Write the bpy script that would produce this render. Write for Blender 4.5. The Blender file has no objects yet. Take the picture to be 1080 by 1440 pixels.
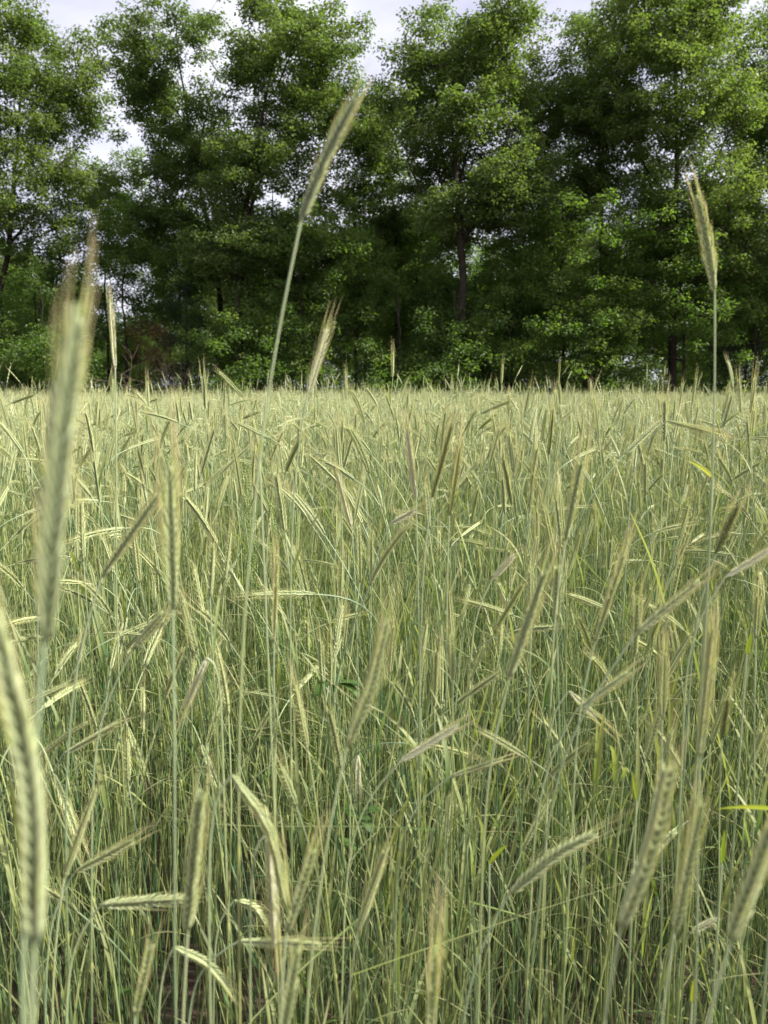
import bpy, math, random
import numpy as np
from mathutils import Vector, Matrix

# ------------------------------------------------------------------ camera, sky, sun, exposure
sc = bpy.context.scene
C = sc.collection
CAM_Z = 1.60
FPX = 1088.0                       # focal length in pixels of the 1080 x 1440 photograph
PITCH = math.atan(178.0 / FPX)     # looking slightly down: horizon at row 542
cam_d = bpy.data.cameras.new("camera")
cam = bpy.data.objects.new("camera", cam_d); C.objects.link(cam)
cam.location = (0, 0, CAM_Z)
cam.rotation_euler = (math.pi / 2 - PITCH, 0, 0)
cam_d.sensor_fit = 'VERTICAL'; cam_d.sensor_height = 36.0
cam_d.lens = 36.0 * FPX / 1440.0
cam_d.clip_start = 0.02; cam_d.clip_end = 3000
cam_d.dof.use_dof = True
cam_d.dof.focus_distance = 2.3
cam_d.dof.aperture_fstop = 27.2 / 4.4
sc.camera = cam
sc.render.resolution_x = 768; sc.render.resolution_y = 1024

SUN_EL, SUN_AZ = math.radians(42), math.radians(98)      # azimuth measured from +Y towards +X
w = bpy.data.worlds.new("World"); sc.world = w; w.use_nodes = True
nt = w.node_tree; nt.nodes.clear()
def nd(t, typ, **k):
    n = t.nodes.new(typ)
    for a, b in k.items(): setattr(n, a, b)
    return n
L_ = nt.links.new
sky = nd(nt, 'ShaderNodeTexSky', sky_type='NISHITA', sun_disc=False)
sky.sun_elevation = SUN_EL; sky.sun_rotation = SUN_AZ; sky.air_density = 1.2; sky.dust_density = 2.0
tc = nd(nt, 'ShaderNodeTexCoord'); mp = nd(nt, 'ShaderNodeMapping'); mp.inputs['Scale'].default_value = (1.5, 1.5, 3.5)
nz = nd(nt, 'ShaderNodeTexNoise'); nz.inputs['Scale'].default_value = 2.2; nz.inputs['Detail'].default_value = 6; nz.inputs['Roughness'].default_value = .5
rp = nd(nt, 'ShaderNodeValToRGB'); rp.color_ramp.elements[0].position = .34; rp.color_ramp.elements[1].position = .62
rp.color_ramp.elements[0].color = (3.4, 3.4, 4.5, 1); rp.color_ramp.elements[1].color = (6.3, 6.2, 6.8, 1)
mx = nd(nt, 'ShaderNodeMix', data_type='RGBA'); mx.inputs[0].default_value = .86
bg = nd(nt, 'ShaderNodeBackground'); bg.inputs[1].default_value = 0.1
wo = nd(nt, 'ShaderNodeOutputWorld')
L_(tc.outputs['Generated'], mp.inputs[0]); L_(mp.outputs[0], nz.inputs['Vector']); L_(nz.outputs[0], rp.inputs[0])
L_(sky.outputs[0], mx.inputs[6]); L_(rp.outputs[0], mx.inputs[7]); L_(mx.outputs[2], bg.inputs[0]); L_(bg.outputs[0], wo.inputs[0])

sd = bpy.data.lights.new("sun", 'SUN'); sd.energy = 5.0; sd.angle = math.radians(1.0); sd.color = (1.0, .96, .89)
sun = bpy.data.objects.new("sun", sd); C.objects.link(sun)
to_sun = Vector((math.sin(SUN_AZ) * math.cos(SUN_EL), math.cos(SUN_AZ) * math.cos(SUN_EL), math.sin(SUN_EL)))
sun.rotation_euler = to_sun.to_track_quat('Z', 'Y').to_euler()
vs = sc.view_settings
vs.view_transform = 'Standard'; vs.look = 'None'; vs.exposure = 1.0; vs.gamma = 1; vs.use_curve_mapping = False
sc.cycles.max_bounces = 8; sc.cycles.transparent_max_bounces = 8; sc.cycles.transmission_bounces = 6
sc.cycles.diffuse_bounces = 4
sc.cycles.use_denoising = True
sc.cycles.sample_clamp_indirect = 4.0

rng = np.random.default_rng(7)
R = random.Random(11)

def W(px, py, d):
    """photo pixel (1080 x 1440) at forward depth d (m along the viewing axis) -> world point"""
    xc = (px - 540) / FPX * d; yc = -(py - 720) / FPX * d
    c, s = math.cos(PITCH), math.sin(PITCH)
    return np.array((xc, d * c + yc * s, CAM_Z - d * s + yc * c))
def WY(px, py, Y):
    """photo pixel on the vertical plane y = Y"""
    p = W(px, py, 1.0) - np.array((0, 0, CAM_Z)); k = Y / p[1]
    return np.array((p[0] * k, Y, CAM_Z + p[2] * k))
def PIX(p):
    v = np.asarray(p, float) - np.array((0, 0, CAM_Z)); c, s = math.cos(PITCH), math.sin(PITCH)
    d = v[1] * c - v[2] * s; yc = v[1] * s + v[2] * c
    return 540 + FPX * v[0] / d, 720 - FPX * yc / d, d

# ------------------------------------------------------------------ materials
def mat(name, lo, hi, trans=0.0, rough=.6, spec=.3, tip=None, noise=40.0, ramp2=None, bump=0.0, vary=1.0, tcol=None, coat=0.0):
    """lo/hi: two colours mixed by the object's random number and a noise; tip: colour reached at attribute u = 1"""
    m = bpy.data.materials.new(name); m.use_nodes = True
    t = m.node_tree; t.nodes.clear()
    out = nd(t, 'ShaderNodeOutputMaterial'); p = nd(t, 'ShaderNodeBsdfPrincipled')
    p.inputs['Roughness'].default_value = rough; p.inputs['Specular IOR Level'].default_value = spec
    oi = nd(t, 'ShaderNodeObjectInfo'); tcn = nd(t, 'ShaderNodeTexCoord')
    n = nd(t, 'ShaderNodeTexNoise'); n.inputs['Scale'].default_value = noise; n.inputs['Detail'].default_value = 3
    t.links.new(tcn.outputs['Object'], n.inputs['Vector'])
    at = nd(t, 'ShaderNodeAttribute', attribute_name='tint')
    a1 = nd(t, 'ShaderNodeMath', operation='MULTIPLY'); a1.inputs[1].default_value = vary; t.links.new(oi.outputs['Random'], a1.inputs[0])
    a2 = nd(t, 'ShaderNodeMath', operation='ADD'); t.links.new(a1.outputs[0], a2.inputs[0]); t.links.new(at.outputs['Fac'], a2.inputs[1])
    a3 = nd(t, 'ShaderNodeMath', operation='SUBTRACT'); t.links.new(n.outputs[0], a3.inputs[0]); a3.inputs[1].default_value = .5
    a4 = nd(t, 'ShaderNodeMath', operation='ADD', use_clamp=True); t.links.new(a2.outputs[0], a4.inputs[0]); t.links.new(a3.outputs[0], a4.inputs[1])
    mixc = nd(t, 'ShaderNodeMix', data_type='RGBA'); t.links.new(a4.outputs[0], mixc.inputs[0])
    mixc.inputs[6].default_value = (*lo, 1); mixc.inputs[7].default_value = (*hi, 1)
    col = mixc.outputs[2]
    if tip is not None:
        au = nd(t, 'ShaderNodeAttribute', attribute_name='u')
        m2 = nd(t, 'ShaderNodeMix', data_type='RGBA'); t.links.new(au.outputs['Fac'], m2.inputs[0])
        t.links.new(col, m2.inputs[6]); m2.inputs[7].default_value = (*tip, 1); col = m2.outputs[2]
    t.links.new(col, p.inputs['Base Color'])
    if bump:
        b = nd(t, 'ShaderNodeBump'); b.inputs['Strength'].default_value = bump; b.inputs['Distance'].default_value = .001
        n2 = nd(t, 'ShaderNodeTexNoise'); n2.inputs['Scale'].default_value = noise * 8; t.links.new(tcn.outputs['Object'], n2.inputs['Vector'])
        t.links.new(n2.outputs[0], b.inputs['Height']); t.links.new(b.outputs[0], p.inputs['Normal'])
    if trans > 0:
        tr = nd(t, 'ShaderNodeBsdfTranslucent')
        hs = nd(t, 'ShaderNodeMix', data_type='RGBA', blend_type='MULTIPLY'); hs.inputs[0].default_value = 1
        t.links.new(col, hs.inputs[6]); hs.inputs[7].default_value = (*(tcol or (1.5, 1.6, .7)), 1)
        t.links.new(hs.outputs[2], tr.inputs[0])
        ms = nd(t, 'ShaderNodeMixShader'); ms.inputs[0].default_value = trans
        t.links.new(p.outputs[0], ms.inputs[1]); t.links.new(tr.outputs[0], ms.inputs[2]); t.links.new(ms.outputs[0], out.inputs[0])
    else:
        t.links.new(p.outputs[0], out.inputs[0])
    return m

M_STEM = mat("rye stem", (.045, .112, .042), (.31, .345, .115), rough=.4, spec=.5, tip=(.42, .50, .30), noise=9)
M_EAR = mat("rye ear", (.13, .195, .085), (.25, .29, .11), trans=.20, rough=.42, spec=.5, tip=(.66, .69, .37), noise=60)
M_AWN = mat("rye awn", (.46, .57, .17), (.61, .65, .25), trans=.4, rough=.5, spec=.35, tip=(.74, .63, .42), noise=30, tcol=(1.25, 1.3, .9))
M_LEAF = mat("rye leaf blade", (.05, .135, .032), (.23, .28, .07), trans=.35, rough=.5, tip=(.36, .36, .18), noise=12)
M_LIME = mat("bright young blade", (.34, .46, .04), (.56, .56, .06), trans=.45, rough=.5, noise=30)
M_PALE = mat("bleached ear", (.44, .46, .28), (.56, .55, .36), trans=.2, rough=.6, tip=(.68, .67, .48), noise=60)
M_GREY = mat("grey-green ear", (.075, .12, .06), (.14, .19, .09), trans=.15, rough=.45, spec=.5, tip=(.56, .60, .32), noise=60)
M_DARK = mat("dark green ear", (.10, .14, .04), (.16, .18, .06), trans=.12, rough=.5, tip=(.32, .33, .12), noise=60)
M_WEED = mat("weed leaf", (.04, .085, .016), (.07, .13, .025), trans=.15, rough=.5, noise=20)
M_SEED = mat("lime seed pods", (.13, .22, .05), (.24, .32, .09), trans=.3, rough=.5, noise=20)
M_BARK = mat("bark", (.028, .022, .018), (.085, .07, .055), rough=.9, spec=.1, noise=5, bump=.6, vary=.4)
M_DEAD = mat("dead twigs", (.16, .11, .09), (.22, .17, .14), rough=.9, spec=.1, noise=5, vary=.6)
M_RUST = mat("rust brown dead needles", (.10, .035, .02), (.16, .07, .04), rough=.9, trans=.15, noise=5, tcol=(1.2, 1, .8))
M_OAK = mat("oak leaf", (.095, .130, .050), (.178, .212, .082), trans=.52, rough=.45, spec=.35, noise=.55, vary=.35, tcol=(1.6, 1.9, .6))
M_MAPLE = mat("maple leaf", (.095, .145, .048), (.175, .222, .074), trans=.54, rough=.45, spec=.35, noise=.8, vary=.4, tcol=(1.7, 2.1, .5))
M_PINE = mat("pine needles", (.02, .042, .018), (.045, .07, .028), trans=.15, rough=.6, noise=1, vary=.4)
def soil_mat(name, a, b, scale, strength):
    m = bpy.data.materials.new(name); m.use_nodes = True; t = m.node_tree
    p = t.nodes['Principled BSDF']; p.inputs['Roughness'].default_value = .95; p.inputs['Specular IOR Level'].default_value = .1
    tcn = nd(t, 'ShaderNodeTexCoord'); n = nd(t, 'ShaderNodeTexNoise'); n.inputs['Scale'].default_value = scale; n.inputs['Detail'].default_value = 10; n.inputs['Roughness'].default_value = .75
    r = nd(t, 'ShaderNodeValToRGB'); r.color_ramp.elements[0].color = (*a, 1); r.color_ramp.elements[1].color = (*b, 1)
    r.color_ramp.elements[0].position = .35; r.color_ramp.elements[1].position = .7
    bp = nd(t, 'ShaderNodeBump'); bp.inputs['Strength'].default_value = strength; bp.inputs['Distance'].default_value = .03
    t.links.new(tcn.outputs['Object'], n.inputs['Vector']); t.links.new(n.outputs[0], r.inputs[0]); t.links.new(r.outputs[0], p.inputs['Base Color'])
    t.links.new(n.outputs[0], bp.inputs['Height']); t.links.new(bp.outputs[0], p.inputs['Normal'])
    return m
M_SOIL = soil_mat("brown field soil", (.05, .032, .022), (.20, .15, .11), 9, 1.0)
M_LITTER = soil_mat("woodland litter", (.03, .022, .014), (.10, .07, .04), 5, 1.0)

# ------------------------------------------------------------------ mesh building with numpy
class MB:
    """collects vertices / quads / triangles with attributes u and tint, then links ONE mesh object"""
    def __init__(s): s.v = []; s.q = []; s.t = []; s.u = []; s.tn = []; s.mq = []; s.mt = []; s.n = 0
    def add(s, v, q=None, t=None, u=0.0, tint=0.0, m=0):
        v = np.asarray(v, np.float32).reshape(-1, 3); k = len(v)
        s.v.append(v); s.u.append(np.broadcast_to(np.asarray(u, np.float32), (k,))); s.tn.append(np.broadcast_to(np.asarray(tint, np.float32), (k,)))
        if q is not None and len(q): q = np.asarray(q, np.int64).reshape(-1, 4) + s.n; s.q.append(q); s.mq.append(np.full(len(q), m))
        if t is not None and len(t): t = np.asarray(t, np.int64).reshape(-1, 3) + s.n; s.t.append(t); s.mt.append(np.full(len(t), m))
        s.n += k
    def merge(s, o, m):
        s.add(np.concatenate(o.v), np.concatenate(o.q) if o.q else None, np.concatenate(o.t) if o.t else None, np.concatenate(o.u), np.concatenate(o.tn), m)
    def mesh(s, name, mats, smooth=True):
        me = bpy.data.meshes.new(name)
        v = np.concatenate(s.v); q = np.concatenate(s.q) if s.q else np.zeros((0, 4), int); t = np.concatenate(s.t) if s.t else np.zeros((0, 3), int)
        me.vertices.add(len(v)); me.vertices.foreach_set('co', v.ravel())
        nl = q.size + t.size; me.loops.add(nl); me.polygons.add(len(q) + len(t))
        me.loops.foreach_set('vertex_index', np.concatenate((q.ravel(), t.ravel())).astype(np.int32))
        tot = np.concatenate((np.full(len(q), 4), np.full(len(t), 3))); st = np.concatenate(([0], np.cumsum(tot)[:-1]))
        me.polygons.foreach_set('loop_start', st.astype(np.int32))
        mi = np.concatenate([np.concatenate(s.mq) if s.mq else np.zeros(0), np.concatenate(s.mt) if s.mt else np.zeros(0)])
        for m in mats: me.materials.append(m)
        me.polygons.foreach_set('material_index', mi.astype(np.int32))
        me.polygons.foreach_set('use_smooth', np.full(len(tot), smooth))
        for nm, dat in (('u', s.u), ('tint', s.tn)):
            a = me.attributes.new(nm, 'FLOAT', 'POINT'); a.data.foreach_set('value', np.concatenate(dat).astype(np.float32))
        me.update(); me.validate()
        return me
    def build(s, name, mats, parent=None, smooth=True):
        o = bpy.data.objects.new(name, s.mesh(name, mats if isinstance(mats, (list, tuple)) else [mats], smooth)); C.objects.link(o)
        if parent is not None: o.parent = parent
        return o
def nrm(a): a = np.asarray(a, float); return a / (np.linalg.norm(a, axis=-1, keepdims=True) + 1e-12)
def frames(P, hint=(0.31, 0.9, 0.2)):
    P = np.asarray(P, float); T = nrm(np.gradient(P, axis=0)); h = np.array(hint, float)
    S = np.zeros_like(T); s = nrm(np.cross(T[0], h))
    for i in range(len(P)):
        s = nrm(s - T[i] * np.dot(s, T[i])); S[i] = s
    return T, S, np.cross(T, S)
def tube(mb, P, rad, sides=5, u=None, tint=0.0, m=0):
    P = np.asarray(P, float); n = len(P); T, S, B = frames(P)
    rad = np.broadcast_to(np.asarray(rad, float), (n,))
    a = np.arange(sides) / sides * 2 * math.pi
    V = P[:, None] + rad[:, None, None] * (np.cos(a)[None, :, None] * S[:, None] + np.sin(a)[None, :, None] * B[:, None])
    i = np.arange(n - 1)[:, None] * sides; j = np.arange(sides)[None]; k = (j + 1) % sides
    Q = np.stack((i + j, i + k, i + sides + k, i + sides + j), -1).reshape(-1, 4)
    if u is None: u = np.linspace(0, 1, n)
    mb.add(V.reshape(-1, 3), Q, None, np.repeat(np.broadcast_to(u, (n,)), sides), tint, m)
def ribbon(mb, P, wid, up=(0, 0, 1), fold=.25, tint=0.0, m=0):
    P = np.asarray(P, float); n = len(P); T = nrm(np.gradient(P, axis=0)); S = nrm(np.cross(T, np.array(up) + np.array((.01, .02, 0)))); N = np.cross(S, T)
    wid = np.asarray(wid)[:, None]
    V = np.stack((P - S * wid + N * wid * fold, P, P + S * wid + N * wid * fold), 1).reshape(-1, 3)
    i = np.arange(n - 1) * 3
    Q = np.concatenate((np.stack((i, i + 1, i + 4, i + 3), -1), np.stack((i + 1, i + 2, i + 5, i + 4), -1)))
    mb.add(V, Q, None, np.repeat(np.linspace(0, 1, n), 3), tint, m)
def bez(p0, p1, p2, p3, n):
    t = np.linspace(0, 1, n)[:, None]; p0, p1, p2, p3 = map(np.asarray, (p0, p1, p2, p3))
    return (1 - t) ** 3 * p0 + 3 * (1 - t) ** 2 * t * p1 + 3 * (1 - t) * t * t * p2 + t ** 3 * p3
def resample(P, n):
    P = np.asarray(P, float); d = np.concatenate(([0], np.cumsum(np.linalg.norm(np.diff(P, axis=0), axis=1))))
    s = np.linspace(0, d[-1], n); return np.stack([np.interp(s, d, P[:, k]) for k in range(3)], -1)
def spl(pts, n):
    """smooth curve through points (Catmull-Rom)"""
    p = np.asarray(pts, float); p = np.vstack((2 * p[0] - p[1], p, 2 * p[-1] - p[-2])); out = []
    for i in range(1, len(p) - 2):
        t = np.linspace(0, 1, 8, endpoint=False)[:, None]
        out.append(.5 * (2 * p[i] + (p[i + 1] - p[i - 1]) * t + (2 * p[i - 1] - 5 * p[i] + 4 * p[i + 1] - p[i + 2]) * t * t + (-p[i - 1] + 3 * p[i] - 3 * p[i + 1] + p[i + 2]) * t ** 3))
    out.append(p[-2][None]); return resample(np.vstack(out), n)
def empty(name, loc):
    o = bpy.data.objects.new(name, None); o.location = loc; o.empty_display_size = .05; C.objects.link(o); return o
def tag(o, label=None, cat=None, group=None, kind=None):
    for k, v in (('label', label), ('category', cat), ('group', group), ('kind', kind)):
        if v: o[k] = v
    return o

# ------------------------------------------------------------------ rye: floret, ear, awns, stalk
def floret_template(sides, rings):
    a = np.arange(sides) / sides * 2 * math.pi; V = []; U = []
    for z, r in rings:
        V.append(np.stack((np.cos(a) * r, np.sin(a) * r * .72 + .25 * z * z, np.full(sides, z)), -1)); U.append(np.full(sides, min(1, z * 1.1)))
    n = len(rings); i = np.arange(n - 1)[:, None] * sides; j = np.arange(sides)[None]; k = (j + 1) % sides
    return np.concatenate(V), np.stack((i + j, i + k, i + sides + k, i + sides + j), -1).reshape(-1, 4), np.concatenate(U)
FT_HI = floret_template(6, ((0, .35), (.14, .8), (.38, 1), (.62, .82), (.84, .42), (1, .06)))
FT_MID = floret_template(5, ((0, .5), (.3, 1), (.7, .7), (1, .08)))

def ear_nodes(P, L, nodes, r, size=1.0, hint=None):
    """list of (base point, direction, width axis, length, width, s) for every floret, and frames for the awns"""
    Pd = resample(P, 60); T, S, M = frames(Pd, hint if hint is not None else (.2, 1, .3)); out = []
    tw = r.uniform(0, math.pi)
    for i in range(nodes):
        s = (i + .3) / nodes * .93; k = min(58, int(s * 59)); f = s * 59 - k
        p = Pd[k] * (1 - f) + Pd[k + 1] * f
        ang = tw + s * r.uniform(.2, .4); Sx = S[k] * math.cos(ang) + M[k] * math.sin(ang); Mx = -S[k] * math.sin(ang) + M[k] * math.cos(ang)
        sg = 1 if i % 2 else -1
        env = min(1, .62 + 3.2 * s) * (1 if s < .55 else 1 - .62 * ((s - .55) / .45) ** 1.3) * r.uniform(.86, 1.08)
        a = math.radians(17.5 + r.uniform(-4.5, 4.5)); c = math.radians(11)
        fl = []
        for kk in (-1, 1):
            d = nrm(T[k] * math.cos(a) + Sx * sg * math.sin(a) * env + Mx * kk * math.sin(c) * env)
            fl.append((p + Sx * sg * .0012 * size + Mx * kk * .0008 * size, d, nrm(np.cross(Sx * sg, d)),   .0140 * size * (.75 + .25 * env),   .0018 * size * (.6 + .4 * env), Sx * sg))
        out.append((fl, s, T[k]))
    return out
def put_florets(mb, fl, tpl, tint=0.0):
    V0, Q0, U0 = tpl
    for (b, d, x, Ln, wd, outw) in fl:
        y = np.cross(d, x)
        if np.dot(y, outw) > 0: y = -y; x = -x
        M = np.stack((x * wd, y * wd * .9, d * Ln), 0); mb.add(b + V0 @ M, Q0, None, U0, tint)
def put_awn(mb, fl, Td, r, ln, rad, segs=4, sides=3):
    for (b, d, x, Ln, wd, outw) in fl:
        p0 = b + d * Ln * .96; l = ln * r.uniform(.75, 1.2)
        j = np.array((r.gauss(0, .04), r.gauss(0, .04), r.gauss(0, .04)))
        p1 = p0 + nrm(d * .6 + Td * .7) * l * .4; p2 = p0 + (nrm(d * .22 + Td * 1.0 + j)) * l
        P = bez(p0, p0 + (p1 - p0) * .5, p1, p2, segs)
        tube(mb, P, rad * np.linspace(1, .25, segs), sides)
def blade(mb, base, az, ln, wd, r, rise=.6, droop=1.2, m=0, tint=0.0):
    d = np.array((math.cos(az), math.sin(az), 0.0)); n = 9; P = [np.array(base, float)]; th = math.pi / 2 * rise * .95
    for i in range(n - 1):
        P.append(P[-1] + (d * math.cos(th) + np.array((0, 0, 1)) * math.sin(th)) * ln / (n - 1)); th -= droop * r.uniform(.6, 1.4) * 1.6 / n
    wv = wd * np.array([.55, .9, 1, 1, .92, .8, .6, .36, .05]); ribbon(mb, P, wv, tint=tint, m=m)
def stem_mesh(mb, P, r0, r1, sides=6, tint=0.0):
    n = len(P); s = np.linspace(0, 1, n); rad = r0 + (r1 - r0) * s ** .8
    u = np.clip((s - .55) * 2.0, 0, 1) * .75
    tube(mb, P, rad, sides, u, tint)

def stalk_curve(h, lean, final, neck, az, r, n=26, bow=0.0):
    """polyline of total length h: leans by lean (rad), turns to angle final over the last neck metres"""
    th = np.zeros(n); s = h * (1 - (1 - np.linspace(0, 1, n)) ** 1.9); sn = np.clip((s - (h - neck)) / neck, 0, 1); sm = sn * sn * (3 - 2 * sn)
    th = lean * (.2 + .8 * s / h) + bow * np.sin(s / h * math.pi) + (final - lean) * sm
    ds = np.diff(s); tm = (th[1:] + th[:-1]) / 2; x = np.concatenate(([0], np.cumsum(np.sin(tm) * ds))); z = np.concatenate(([0], np.cumsum(np.cos(tm) * ds)))
    a0, a1 = r.gauss(0, .02), r.gauss(0, .012); yw = a0 * np.sin(s / h * 3.0) + a1 * np.sin(s / h * 7.0)
    ca, sa = math.cos(az), math.sin(az)
    return np.stack((x * ca - yw * sa, x * sa + yw * ca, z), -1), th[-1]
def ear_curve(p0, th, curl, L, az, n=14):
    t = th + curl * np.linspace(0, 1, n); ds = L / (n - 1)
    x = np.concatenate(([0], np.cumsum(np.sin(t[:-1]) * ds))); z = np.concatenate(([0], np.cumsum(np.cos(t[:-1]) * ds)))
    return p0 + np.stack((x * math.cos(az), x * math.sin(az), z), -1)

def make_variant(i, r):
    """parts of one ordinary stalk, in its own coordinates"""
    kind = r.choices(('up', 'lean', 'nod', 'droop'), (.46, .30, .17, .07))[0]
    L = r.uniform(.068, .112); az = r.uniform(0, 2 * math.pi)
    h = r.uniform(1.06, 1.34)
    lean = abs(r.gauss(.04, .05))
    if kind == 'up': fin, neck, curl = lean + r.uniform(-.05, .18), .3, r.uniform(-.1, .15)
    elif kind == 'lean': fin, neck, curl = r.uniform(.35, .9), r.uniform(.25, .45), r.uniform(0, .35)
    elif kind == 'nod': fin, neck, curl = r.uniform(1.1, 1.6), r.uniform(.12, .25), r.uniform(.0, .4); h += .04
    else: fin, neck, curl = r.uniform(1.9, 2.6), r.uniform(.1, .2), r.uniform(0, .3); h += .06
    P, th = stalk_curve(h, lean, fin, neck, az, r, bow=r.gauss(0, .03)); E = ear_curve(P[-1], th, curl, L, az)
    st, er, aw, lf = MB(), MB(), MB(), []
    stem_mesh(st, P, r.uniform(.0015, .0022), .0010)
    for fr in (.12, .27, .44):                                  # stem joints
        k = int(fr * 25); q = P[k:k + 2]; tube(st, np.array([q[0], q[0] + (q[1] - q[0]) * .12, q[0] + (q[1] - q[0]) * .24]), [.0019, .0029, .0019], 6, 0.0, .5)
    nodes = int(L / .0035); sz = r.uniform(.85, 1.0)
    aln = r.uniform(.028, .052)
    for fl, s, T in ear_nodes(E, L, nodes, r, sz):
        put_florets(er, fl, FT_MID)
        if s > .12: put_awn(aw, fl, T, r, aln * (.6 + .6 * s), .00023)
    tube(er, E, .0011, 4, .2)
    for b in range(r.choice((0, 1, 1, 2))):
        lf.append(MB()); fr = r.choice((.42, .55, .66, .78)); blade(lf[-1], P[int(fr * 25)], r.uniform(0, 6.28), r.uniform(.09, .2), r.uniform(.0018, .0034), r, r.uniform(.6, 1.0), r.uniform(.1, 1.0), tint=r.uniform(-.3, .3))
    return dict(stem=st, ear=er, awns=aw, leaf=lf, P=P, E=E, kind=kind, az=az, L=L)

VR = random.Random(5)
VARS = [make_variant(i, VR) for i in range(44)]
MATS = [M_STEM, M_EAR, M_AWN, M_LEAF]
def source(name, mb, mats):
    return bpy.data.objects.new(name, mb.mesh(name, mats))      # never linked: only read by the crop's geometry nodes
VSRC = []
for i, v in enumerate(VARS):
    j = MB()
    for k, key in enumerate(('stem', 'ear', 'awns', 'leaf')):
        for q in (v[key] if key == 'leaf' else [v[key]]): j.merge(q, k)
    VSRC.append(source('rye_stalk_source', j, MATS))
    v['mesh'] = {key: [q.mesh(key, [MATS[k]]) for q in (v[key] if key == 'leaf' else [v[key]])] for k, key in enumerate(('stem', 'ear', 'awns', 'leaf'))}

def simple_stalk(mb, r, x, y, lod, hmul=1.0):
    """cheap stalk for the crop further off (4 to 30 m)"""
    kind = r.choices(('up', 'lean', 'nod', 'droop'), (.48, .29, .16, .07))[0]; L = r.uniform(.068, .112); az = r.uniform(0, 6.28)
    h = (r.uniform(1.0, 1.36) + (r.uniform(.05, .16) if r.random() < .12 else 0)) * hmul; lean = abs(r.gauss(.04, .05))
    fin, neck = {'up': (lean + r.uniform(0, .15), .3), 'lean': (r.uniform(.3, .9), .35), 'nod': (r.uniform(1.1, 1.6), .2), 'droop': (r.uniform(1.9, 2.5), .18)}[kind]
    P, th = stalk_curve(h, lean, fin, neck, az, r, n=12 if lod == 1 else 8); P = P + np.array((x, y, 0)); E = ear_curve(P[-1], th, r.uniform(0, .2), L, az, n=11 if lod == 1 else 6)
    tn = r.uniform(-.45, .45); s = np.linspace(0, 1, len(P))
    tube(mb, P, .0020 - .001 * s, 3, np.clip((s - .55) * 2, 0, 1) * .75, tn, 0)
    e = np.linspace(0, 1, len(E)); zig = np.where(np.arange(len(E)) % 2, 1.0, .62)
    tube(mb, E,   .0047 * np.sin(np.clip(e * .93 + .08, 0, 1) * math.pi) ** .6 * zig, 4, np.where(np.arange(len(E)) % 2, .9, .15), tn + r.uniform(-.2, .2), 1)
    T = nrm(E[-1] - E[-2])
    for k in range(9 if lod == 1 else 5):
        b = E[r.randrange(len(E) // 3, len(E))]; d = nrm(T + np.array((r.gauss(0, .16), r.gauss(0, .16), r.gauss(0, .16)))); ln = r.uniform(.03, .055)
        tube(mb, np.array((b, b + d * ln * .5, b + d * ln)), [.0005, .0004, .0001], 3, None, 0, 2)
    if r.random() < .7:
        fr = r.uniform(.4, .85); blade(mb, P[int(fr * (len(P) - 1))], r.uniform(0, 6.28), r.uniform(.09, .2), .003, r, r.uniform(.6, 1.), r.uniform(.1, 1.0), m=3, tint=tn)

def shoot(mb, r, x, y, h, thin=1.0):
    """barren green shoot without an ear"""
    P, th = stalk_curve(h, abs(r.gauss(.05, .06)), r.uniform(.0, .35), h * .5, r.uniform(0, 6.28), r, n=9, bow=r.gauss(0, .05)); P = P + np.array((x, y, 0)); tn = r.uniform(-.6, .5)
    s = np.linspace(0, 1, len(P)); tube(mb, P, (.0021 - .0015 * s) * thin, 4, s * .3, tn, 0)
    for k in range(r.choice((0, 1, 1, 2))):
        blade(mb, P[r.randrange(3, 8)], r.uniform(0, 6.28), r.uniform(.10, .28), r.uniform(.0016, .0038), r, r.uniform(.7, 1.03), r.uniform(-.05, .45) if r.random() < .82 else r.uniform(.5, 1.3), m=3, tint=tn + r.uniform(-.3, .3))

def strand(mb, r):
    """thin dry leaf or bent straw caught between the stalks"""
    z = r.uniform(.25, 1.1); a = r.uniform(0, 6.28); l = r.uniform(.12, .4); d = np.array((math.cos(a), math.sin(a), r.uniform(-.8, 1.0))) * l; b = np.array((r.uniform(-.08, .08), r.uniform(-.08, .08), z))
    P = bez(b, b + d * .3 + np.array((0, 0, r.uniform(0, .06))), b + d * .7 + np.array((0, 0, r.uniform(-.03, .06))), b + d, 9)
    if r.random() < .5: tube(mb, P, np.linspace(.0008, .0004, 9), 3, 1.0, .6, 3)
    else: ribbon(mb, P, np.linspace(1, .15, 9) * r.uniform(.001, .0028), tint=r.uniform(-.5, .6), m=3)

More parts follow.
